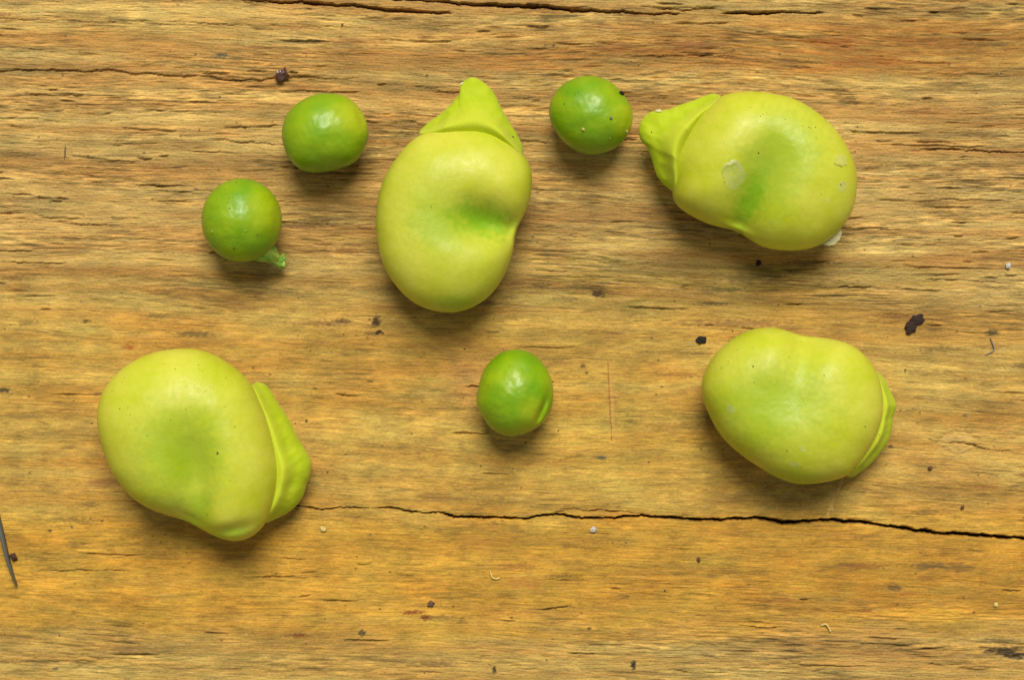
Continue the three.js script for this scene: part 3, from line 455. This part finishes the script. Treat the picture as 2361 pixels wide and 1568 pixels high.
/* ------------------------------------------------------------------ film on the second bean, crumbs and grit */
scene.updateMatrixWorld(true);
const ray = new THREE.Raycaster(), seeds = [bean1, bean2, bean3, bean4, pea1, pea2, pea3, pea4];
function surface(u, v) {                       // where the ray from straight above the layout point meets a seed or the board
  const dir = new THREE.Vector3(wx(u), -D, wz(v)).normalize(); ray.set(camera.position.clone(), dir);
  const hit = ray.intersectObjects(seeds, true)[0];
  if (hit) return { p: hit.point, n: hit.face.normal.clone() };
  return { p: new THREE.Vector3(wx(u), heightAt(u, v) * 0.001, wz(v)), n: new THREE.Vector3(0, 1, 0) };
}
function chip(r, seed, flat = 0.6, long = 1, rough = 0.45) {      // an irregular crumb about r across, lying on y = 0
  const g = new THREE.IcosahedronGeometry(r, 3), p = g.attributes.position;
  for (let i = 0; i < p.count; i++) {
    const x = p.getX(i) / r, y = p.getY(i) / r, z = p.getZ(i) / r, k = 1 + rough * noise(x * 1.6 + seed, z * 1.6 + y) + rough * 0.5 * noise(x * 4 + y * 3, z * 4 + seed);
    p.setXYZ(i, x * k * r * long, y * k * r * flat, z * k * r);
  }
  g.computeBoundingBox(); g.translate(0, -g.boundingBox.min.y - r * flat * 0.12, 0); g.computeVertexNormals(); return g;
}
function setOn(o, u, v, turn = 0) { const s = surface(u, v); o.position.copy(s.p); o.quaternion.setFromUnitVectors(new THREE.Vector3(0, 1, 0), s.n.normalize()).multiply(new THREE.Quaternion().setFromAxisAngle(new THREE.Vector3(0, 1, 0), turn)); return o; }
const std = (c, roughness = 0.8) => new THREE.MeshStandardMaterial({ color: new THREE.Color().setRGB(...c), roughness });
const filmMat = new THREE.MeshPhysicalMaterial({ color: new THREE.Color().setRGB(...rgb(236, 236, 176)), roughness: 0.45, transparent: true, opacity: 0.2, side: THREE.DoubleSide });
function film(u0, v0, ru, rv, ang, seed, hole, curl, arc) {         // a thin scrap of skin following the bean under it
  const NR = 5, NA = 26, V = [], I = [], a0 = ang * Math.PI / 180;
  for (let r = 0; r <= NR; r++) for (let a = 0; a < NA; a++) {
    const q = a / NA * 2 * Math.PI, k = lerp(1 - (1 - hole) * (arc === undefined ? 1 : Math.pow(Math.max(0, Math.cos(q - arc)), 0.6)), 1, r / NR) * (1 + 0.4 * noise(Math.cos(q) * 1.7 + seed, Math.sin(q) * 1.7)), x = Math.cos(q) * ru * k, y = Math.sin(q) * rv * k;
    const u = u0 + x * Math.cos(a0) - y * Math.sin(a0), v = v0 + x * Math.sin(a0) + y * Math.cos(a0), s = surface(u, v), up = 0.00006 + curl * Math.pow(r / NR, 3) * Math.max(0, Math.cos(q + 0.9 + seed));
    const P = s.p.y > 0.002 ? s.p.clone().addScaledVector(s.n, up) : null;
    if (P) V.push(P.x, P.y, P.z); else { const b = V.length - 3; V.push(V[b] ?? 0, V[b + 1] ?? 0, V[b + 2] ?? 0); }
  }
  for (let r = 0; r < NR; r++) for (let a = 0; a < NA; a++) { const p = r * NA + a, q = r * NA + (a + 1) % NA; I.push(p, p + NA, q, q, p + NA, q + NA); }
  const g = new THREE.BufferGeometry(); g.setAttribute('position', new THREE.Float32BufferAttribute(V, 3)); g.setIndex(I); g.computeVertexNormals(); return g;
}
const films = [film(...c2([955, 785]), 24, 30, 20, 1.5, 0.12, 0.0004), film(...c2([1815, 675]), 17, 12, 20, 3.5, 0.02, 0.0002), film(...c2([1830, 890]), 10, 13, 10, 6.5, 0.02, 0.00015), film(...c2([1700, 1000]), 7, 4, 40, 8.5, 0.02, 0.0001)];
for (const g of films) part('film_or_scuff', g, filmMat, bean2);
for (const g of [film(...c4([385, 765]), 12, 8, 40, 2.2, 0.02, 0.0001), film(...c4([925, 1072]), 10, 4, 40, 4.2, 0.02, 0.0001), film(...c4([860, 1185]), 16, 7, 10, 7.2, 0.02, 0.0001)]) part('film_or_scuff', g, filmMat, bean4);  // pale scuff marks on this bean, built as thin film pieces
const foldMat = filmMat.clone(); foldMat.opacity = 0.42;      // where the scraps fold over and lie double
for (const g of [film(...c2([955, 785]), 22, 27, 20, 1.5, 0.72, 0.0004, -1.1), film(...c2([1815, 690]), 16, 8, 10, 3.5, 0.75, 0.0002, 1.4), film(...c2([1832, 890]), 10, 12, 10, 6.5, 0.6, 0.0002, 2.6)]) part('film_fold', g, foldMat, bean2);
{ // the loose flap that hangs past the lower edge
  const [fu, fv] = c2([1745, 1320]), h = 0.006, sh = new THREE.Shape(), k = S * 0.592323 / 2.0905;
  [[-90, 20], [-60, 35], [-20, 46], [20, 38], [60, 0], [78, -50], [70, -80], [20, -40], [-30, 0]].forEach(([x, y], i) => i ? sh.lineTo(x * k, y * k) : sh.moveTo(x * k, y * k));
  const g = new THREE.ExtrudeGeometry(sh, { depth: 0.00012, bevelEnabled: true, bevelSize: 0.0001, bevelThickness: 0.00008, bevelSegments: 2, steps: 1 });
  g.rotateX(Math.PI / 2); g.translate(wx(fu, h), h, wz(fv, h)); const m = part('film_flap', g, new THREE.MeshPhysicalMaterial({ color: filmMat.color, roughness: 0.4, transparent: true, opacity: 0.4 }), bean2);
}
// crumbs large enough to pick up one by one
const DARK = std(rgb(52, 30, 20)), BLACK = std(rgb(26, 20, 16)), BROWN = std(rgb(104, 66, 34)), WHITE = std(rgb(202, 198, 190), 0.6), GREY = std(rgb(150, 140, 120)), STRAW = std(rgb(224, 196, 116), 0.6), MAROON = new THREE.MeshPhysicalMaterial({ color: new THREE.Color().setRGB(...rgb(92, 58, 48)), roughness: 0.3, clearcoat: 0.6, clearcoatRoughness: 0.2 });
const px = (n) => n * S * 0.86;
{
  const flake = mergeGeometries([chip(px(15), 3.1, 0.3, 1.15).translate(px(-11), 0, px(7)), chip(px(14), 8.3, 0.3, 1.25).translate(px(11), 0, px(-7))].map((g) => g.toNonIndexed ? g : g));
  setOn(single('bark_flake', flake, DARK, 'dark brown two-lobed bark flake beside the notched broad bean', 'flake'), 2105, 746, 0.25);
  setOn(single('soil_crumb', chip(px(9.5), 5.2, 0.5, 1.3), BLACK, 'black soil crumb off the shoulder of the notched broad bean', 'crumb'), 1616, 784, 0.1);
  setOn(single('resin_crumb', chip(px(16), 12.7, 0.7, 1.05, 0.6), MAROON, 'glossy maroon crumb sitting in the upper thin crack', 'crumb'), 652, 175, 0.2);
  setOn(single('soil_crumb', chip(px(7), 15.2, 0.6, 0.9), BLACK, 'black soil crumb in the shadow under the bean with torn film', 'crumb'), 1748, 607, 0.5);
  setOn(single('dry_seed', chip(px(6.5), 18.2, 0.6, 0.75, 0.15), BROWN, 'small brown dry seed just below the widest part of the crack', 'seed'), 1610, 1290, 0.3);
  setOn(single('dry_seed', chip(px(6), 19.2, 0.6, 0.75, 0.2), BROWN, 'small brown dry seed between the crack and the pale knot scar', 'seed'), 2217, 1170, -0.4);
  setOn(single('dry_seed', chip(px(6), 21.2, 0.6, 1.1, 0.2), BROWN, 'small brown dry seed near the torn hood of the notched bean', 'seed'), 2143, 1080, 0.4);
  setOn(single('soil_crumb', chip(px(8), 23.2, 0.6, 1.1), std(rgb(110, 84, 58)), 'dull brown soil crumb on the smooth orange wood', 'crumb'), 994, 1392, 0.4);
  setOn(single('white_grit', chip(px(7), 25.2, 0.6, 1.2), WHITE, 'white grit grain lying just below the crack', 'grit'), 1368, 1221, 0.4);
  setOn(single('white_grit', chip(px(7), 27.2, 0.6, 1.1), WHITE, 'white grit grain on bare wood beyond the dark flake', 'grit'), 2322, 613, 0.4);
  setOn(single('husk_fragment', chip(px(7), 29.2, 0.6, 1.1), STRAW, 'pale yellow husk fragment below the largest bean', 'husk'), 746, 1220, 0.4);
  setOn(single('soil_crumb', chip(px(5.5), 31.2, 0.6, 1.5), BLACK, 'black crumb stuck on the shoulder of a pea', 'crumb'), 1431, 216, 0.25);
  setOn(single('soil_crumb', chip(px(3.6), 33.2, 0.8, 1), GREY, 'grey crumb stuck on the face of a pea', 'crumb'), 1408, 271, 0.4);
  setOn(single('husk_fragment', chip(px(3.4), 35.2, 0.5, 1.4), STRAW, 'pale yellow husk fragment stuck on a pea', 'husk'), 1345, 298, -0.6);
  setOn(single('husk_grain', chip(px(3.4), 37.2, 0.6, 1), STRAW, 'pale grain stuck on the rim of a pea', 'husk grain'), 1444, 302, 0.3);
  setOn(single('husk_grain', chip(px(5.5), 39.2, 0.6, 1.1), STRAW, 'pale husk grain among grey-brown streaks of rough wood', 'husk grain'), 2294, 1394, 0.3);
}
function strand(name, pts, r, mat, label, category) {          // a curved fibre
  const curve = new THREE.CatmullRomCurve3(pts.map(([u, v, h]) => { const s = surface(u, v); return new THREE.Vector3(s.p.x, s.p.y + h * S, s.p.z); }));
  single(name, new THREE.TubeGeometry(curve, 40, r * S, 8, false), mat, label, category);
}
strand('pale_fibre', [[2281, 778, 3], [2288, 796, 5], [2290, 806, 5], [2281, 813, 4], [2270, 818, 2]], 1.5, GREY, 'hooked pale grey fibre on the wood below the grey-green stain', 'fibre');
strand('wood_curl', [[1892, 1442, 3], [1902, 1439, 6], [1909, 1447, 5], [1913, 1456, 3]], 2.2, STRAW, 'pale wood curl on the rough grain', 'wood curl');
strand('wood_curl', [[1130, 1318, 2], [1136, 1332, 4], [1146, 1335, 3], [1152, 1332, 2]], 1.8, STRAW, 'pale wood curl on the smooth orange wood', 'wood curl');
{ // blue-grey sliver that enters over the board's left side
  const V = [], I = [], spine = [[-60, 1040, 5], [-25, 1120, 8], [-4, 1185, 10], [8, 1235, 10], [17, 1275, 9], [26, 1305, 7], [34, 1328, 4], [42, 1349, 1]], N = spine.length;
  for (let [u, v, w] of spine) { w *= 0.62; const y = 0.0006; V.push(wx(u - w), y - 0.0004, wz(v + w * 0.25), wx(u - w * 0.3), y + 0.0004, wz(v), wx(u + w * 0.5), y + 0.00015, wz(v), wx(u + w), y - 0.0003, wz(v - w * 0.25), wx(u), y - 0.0009, wz(v)); }
  for (let i = 0; i < N - 1; i++) for (let k = 0; k < 5; k++) { const a = i * 5 + k, b = i * 5 + (k + 1) % 5; I.push(a, a + 5, b, b, a + 5, b + 5); }
  const g = new THREE.BufferGeometry(); g.setAttribute('position', new THREE.Float32BufferAttribute(V, 3)); g.setIndex(I); g.computeVertexNormals();
  single('grass_sliver', g, new THREE.MeshStandardMaterial({ color: new THREE.Color().setRGB(...rgb(98, 100, 92)), roughness: 0.75, side: THREE.DoubleSide }), 'blue-grey dried grass sliver tapering to a point', 'grass blade');
  setOn(single('bark_flake', chip(px(11), 41.2, 0.5, 0.8, 0.6), std(rgb(74, 46, 30)), 'brown bark flake touching the blue-grey sliver', 'flake'), 34, 1284, 0.5);
}
{ // dust and specks on the seeds and the wood: too many and too small to pick up
  const r = rng(909), list = [], M = new THREE.Matrix4();
  const add = (u, v, s) => list.push([u, v, s]);
  [[p1, [[612, 663, 9], [950, 985, 8], [280, 770, 8], [376, 795, 5], [705, 490, 6], [600, 540, 5], [325, 905, 4], [553, 440, 4], [590, 590, 5]]], [p2, [[225, 685, 6], [1370, 415, 6], [1245, 1235, 7], [1380, 1130, 5]]], [p3, [[625, 410, 6], [675, 392, 6], [615, 440, 5], [505, 390, 5], [1275, 862, 5], [320, 858, 6], [280, 905, 5], [720, 430, 4]]], [p4, [[385, 515, 6], [395, 655, 7], [870, 285, 5], [662, 410, 5], [1178, 987, 7], [1105, 1150, 7], [783, 1266, 6], [250, 748, 9]]],
   [c1, [[415, 825, 6], [485, 550, 3], [420, 835, 4], [875, 895, 3]]], [c2, [[1168, 320, 6], [1188, 303, 4], [1215, 285, 3], [1370, 345, 4], [1088, 247, 4], [1560, 408, 6], [1575, 415, 6], [1660, 955, 5], [1733, 585, 4], [878, 855, 6], [1620, 495, 4], [1510, 400, 3], [843, 160, 7]]], [c3, [[826, 212, 7], [667, 240, 6], [326, 300, 5], [242, 387, 5], [590, 205, 4], [292, 508, 7], [348, 503, 5], [363, 547, 6], [636, 583, 5], [403, 652, 4], [478, 690, 5], [1010, 298, 5], [1008, 492, 4], [925, 910, 4], [1040, 993, 4], [740, 510, 4], [870, 388, 4]]], [c4, [[308, 455, 6], [395, 382, 5], [432, 316, 5], [362, 405, 4], [550, 298, 4], [246, 412, 5], [555, 567, 5], [822, 372, 5], [915, 255, 4], [360, 430, 4], [192, 545, 4]]]]
    .forEach(([t, l]) => l.forEach(([x, y, s]) => { const [u, v] = t([x, y]); add(u, v, 0.4 + s * 0.11); }));
  for (let n = 0; n < 42; n++) { const [u, v] = c3([780 + 190 * (r() - 0.5 + r() - 0.5), 320 + 110 * (r() - 0.5 + r() - 0.5)]); add(u, v, 0.35 + 0.35 * r()); }
  for (let n = 0; n < 90; n++) { const u = r() * 2361, v = r() * 1568; add(u, v, 1.0 + 2.0 * r() * r()); }
  const geo = list.map(([u, v, s], n) => { const g = chip(px(s), n * 1.37, 0.6, 1 + 0.5 * r(), 0.4), o = new THREE.Object3D(); setOn(o, u, v, r() * 6); o.updateMatrix(); g.applyMatrix4(o.matrix); return g; }).map((g) => { g.deleteAttribute('uv'); return g; });
  const m = part('soil_specks', mergeGeometries(geo), std(rgb(108, 92, 42)), scene); m.userData = { kind: 'stuff', label: 'fine dark soil specks scattered over the seeds and the wood', category: 'soil specks' };
  const pale = []; 
  for (let n = 0; n < 46; n++) { const a = r() * 6.28, d = Math.sqrt(r()); const [u, v] = n < 26 ? p1([560 + 260 * d * Math.cos(a), 900 + 170 * d * Math.sin(a)]) : p4([330 + 130 * d * Math.cos(a), 900 + 230 * d * Math.sin(a)]); pale.push([u, v, 0.6 + 0.9 * r() * r()]); }
  pale.push([...p1([805, 937]), 2.0], [...p1([405, 945]), 2.2], [...p1([1262, 862]), 2.0], [...p3([1155, 1090]), 1.6], [...c3([1070, 626]), 2.4], [...p4([655, 525]), 1.8]);
  const pg = pale.map(([u, v, s], n) => { const g = chip(px(s), n * 2.37, 0.5, 1 + 0.6 * r(), 0.3), o = new THREE.Object3D(); setOn(o, u, v, r() * 6); o.updateMatrix(); g.applyMatrix4(o.matrix); g.deleteAttribute('uv'); return g; });
  const w = part('pale_dust', mergeGeometries(pg), std(rgb(176, 196, 80)), scene); w.userData = { kind: 'stuff', label: 'fine pale dust grains clinging to the peas', category: 'dust' };
}
// torn fibres at the tips of two hoods
for (const [o, at, r0, sd] of [[bean1, c1([596, 116]), 2.6, 3.3], [bean2, c2([342, 284]), 4, 9.1]]) setOn(part('torn_fibre', chip(r0 * S, sd, 0.6, 1.5, 0.7), std(rgb(226, 226, 170)), o), at[0], at[1], 0.3);
// move each thing's origin to its own base
for (const o of [...scene.children]) {
  if (!o.userData.category || o.userData.kind || o.position.lengthSq() > 0) continue;
  const c = new THREE.Box3().setFromObject(o).getCenter(new THREE.Vector3()); c.y = 0;
  for (const m of o.isMesh ? [o] : o.children) { if (m !== o && m.position.lengthSq() > 0) m.position.sub(c); else m.geometry.translate(-c.x, 0, -c.z); }
  o.position.copy(c);
}
renderer.render(scene, camera);
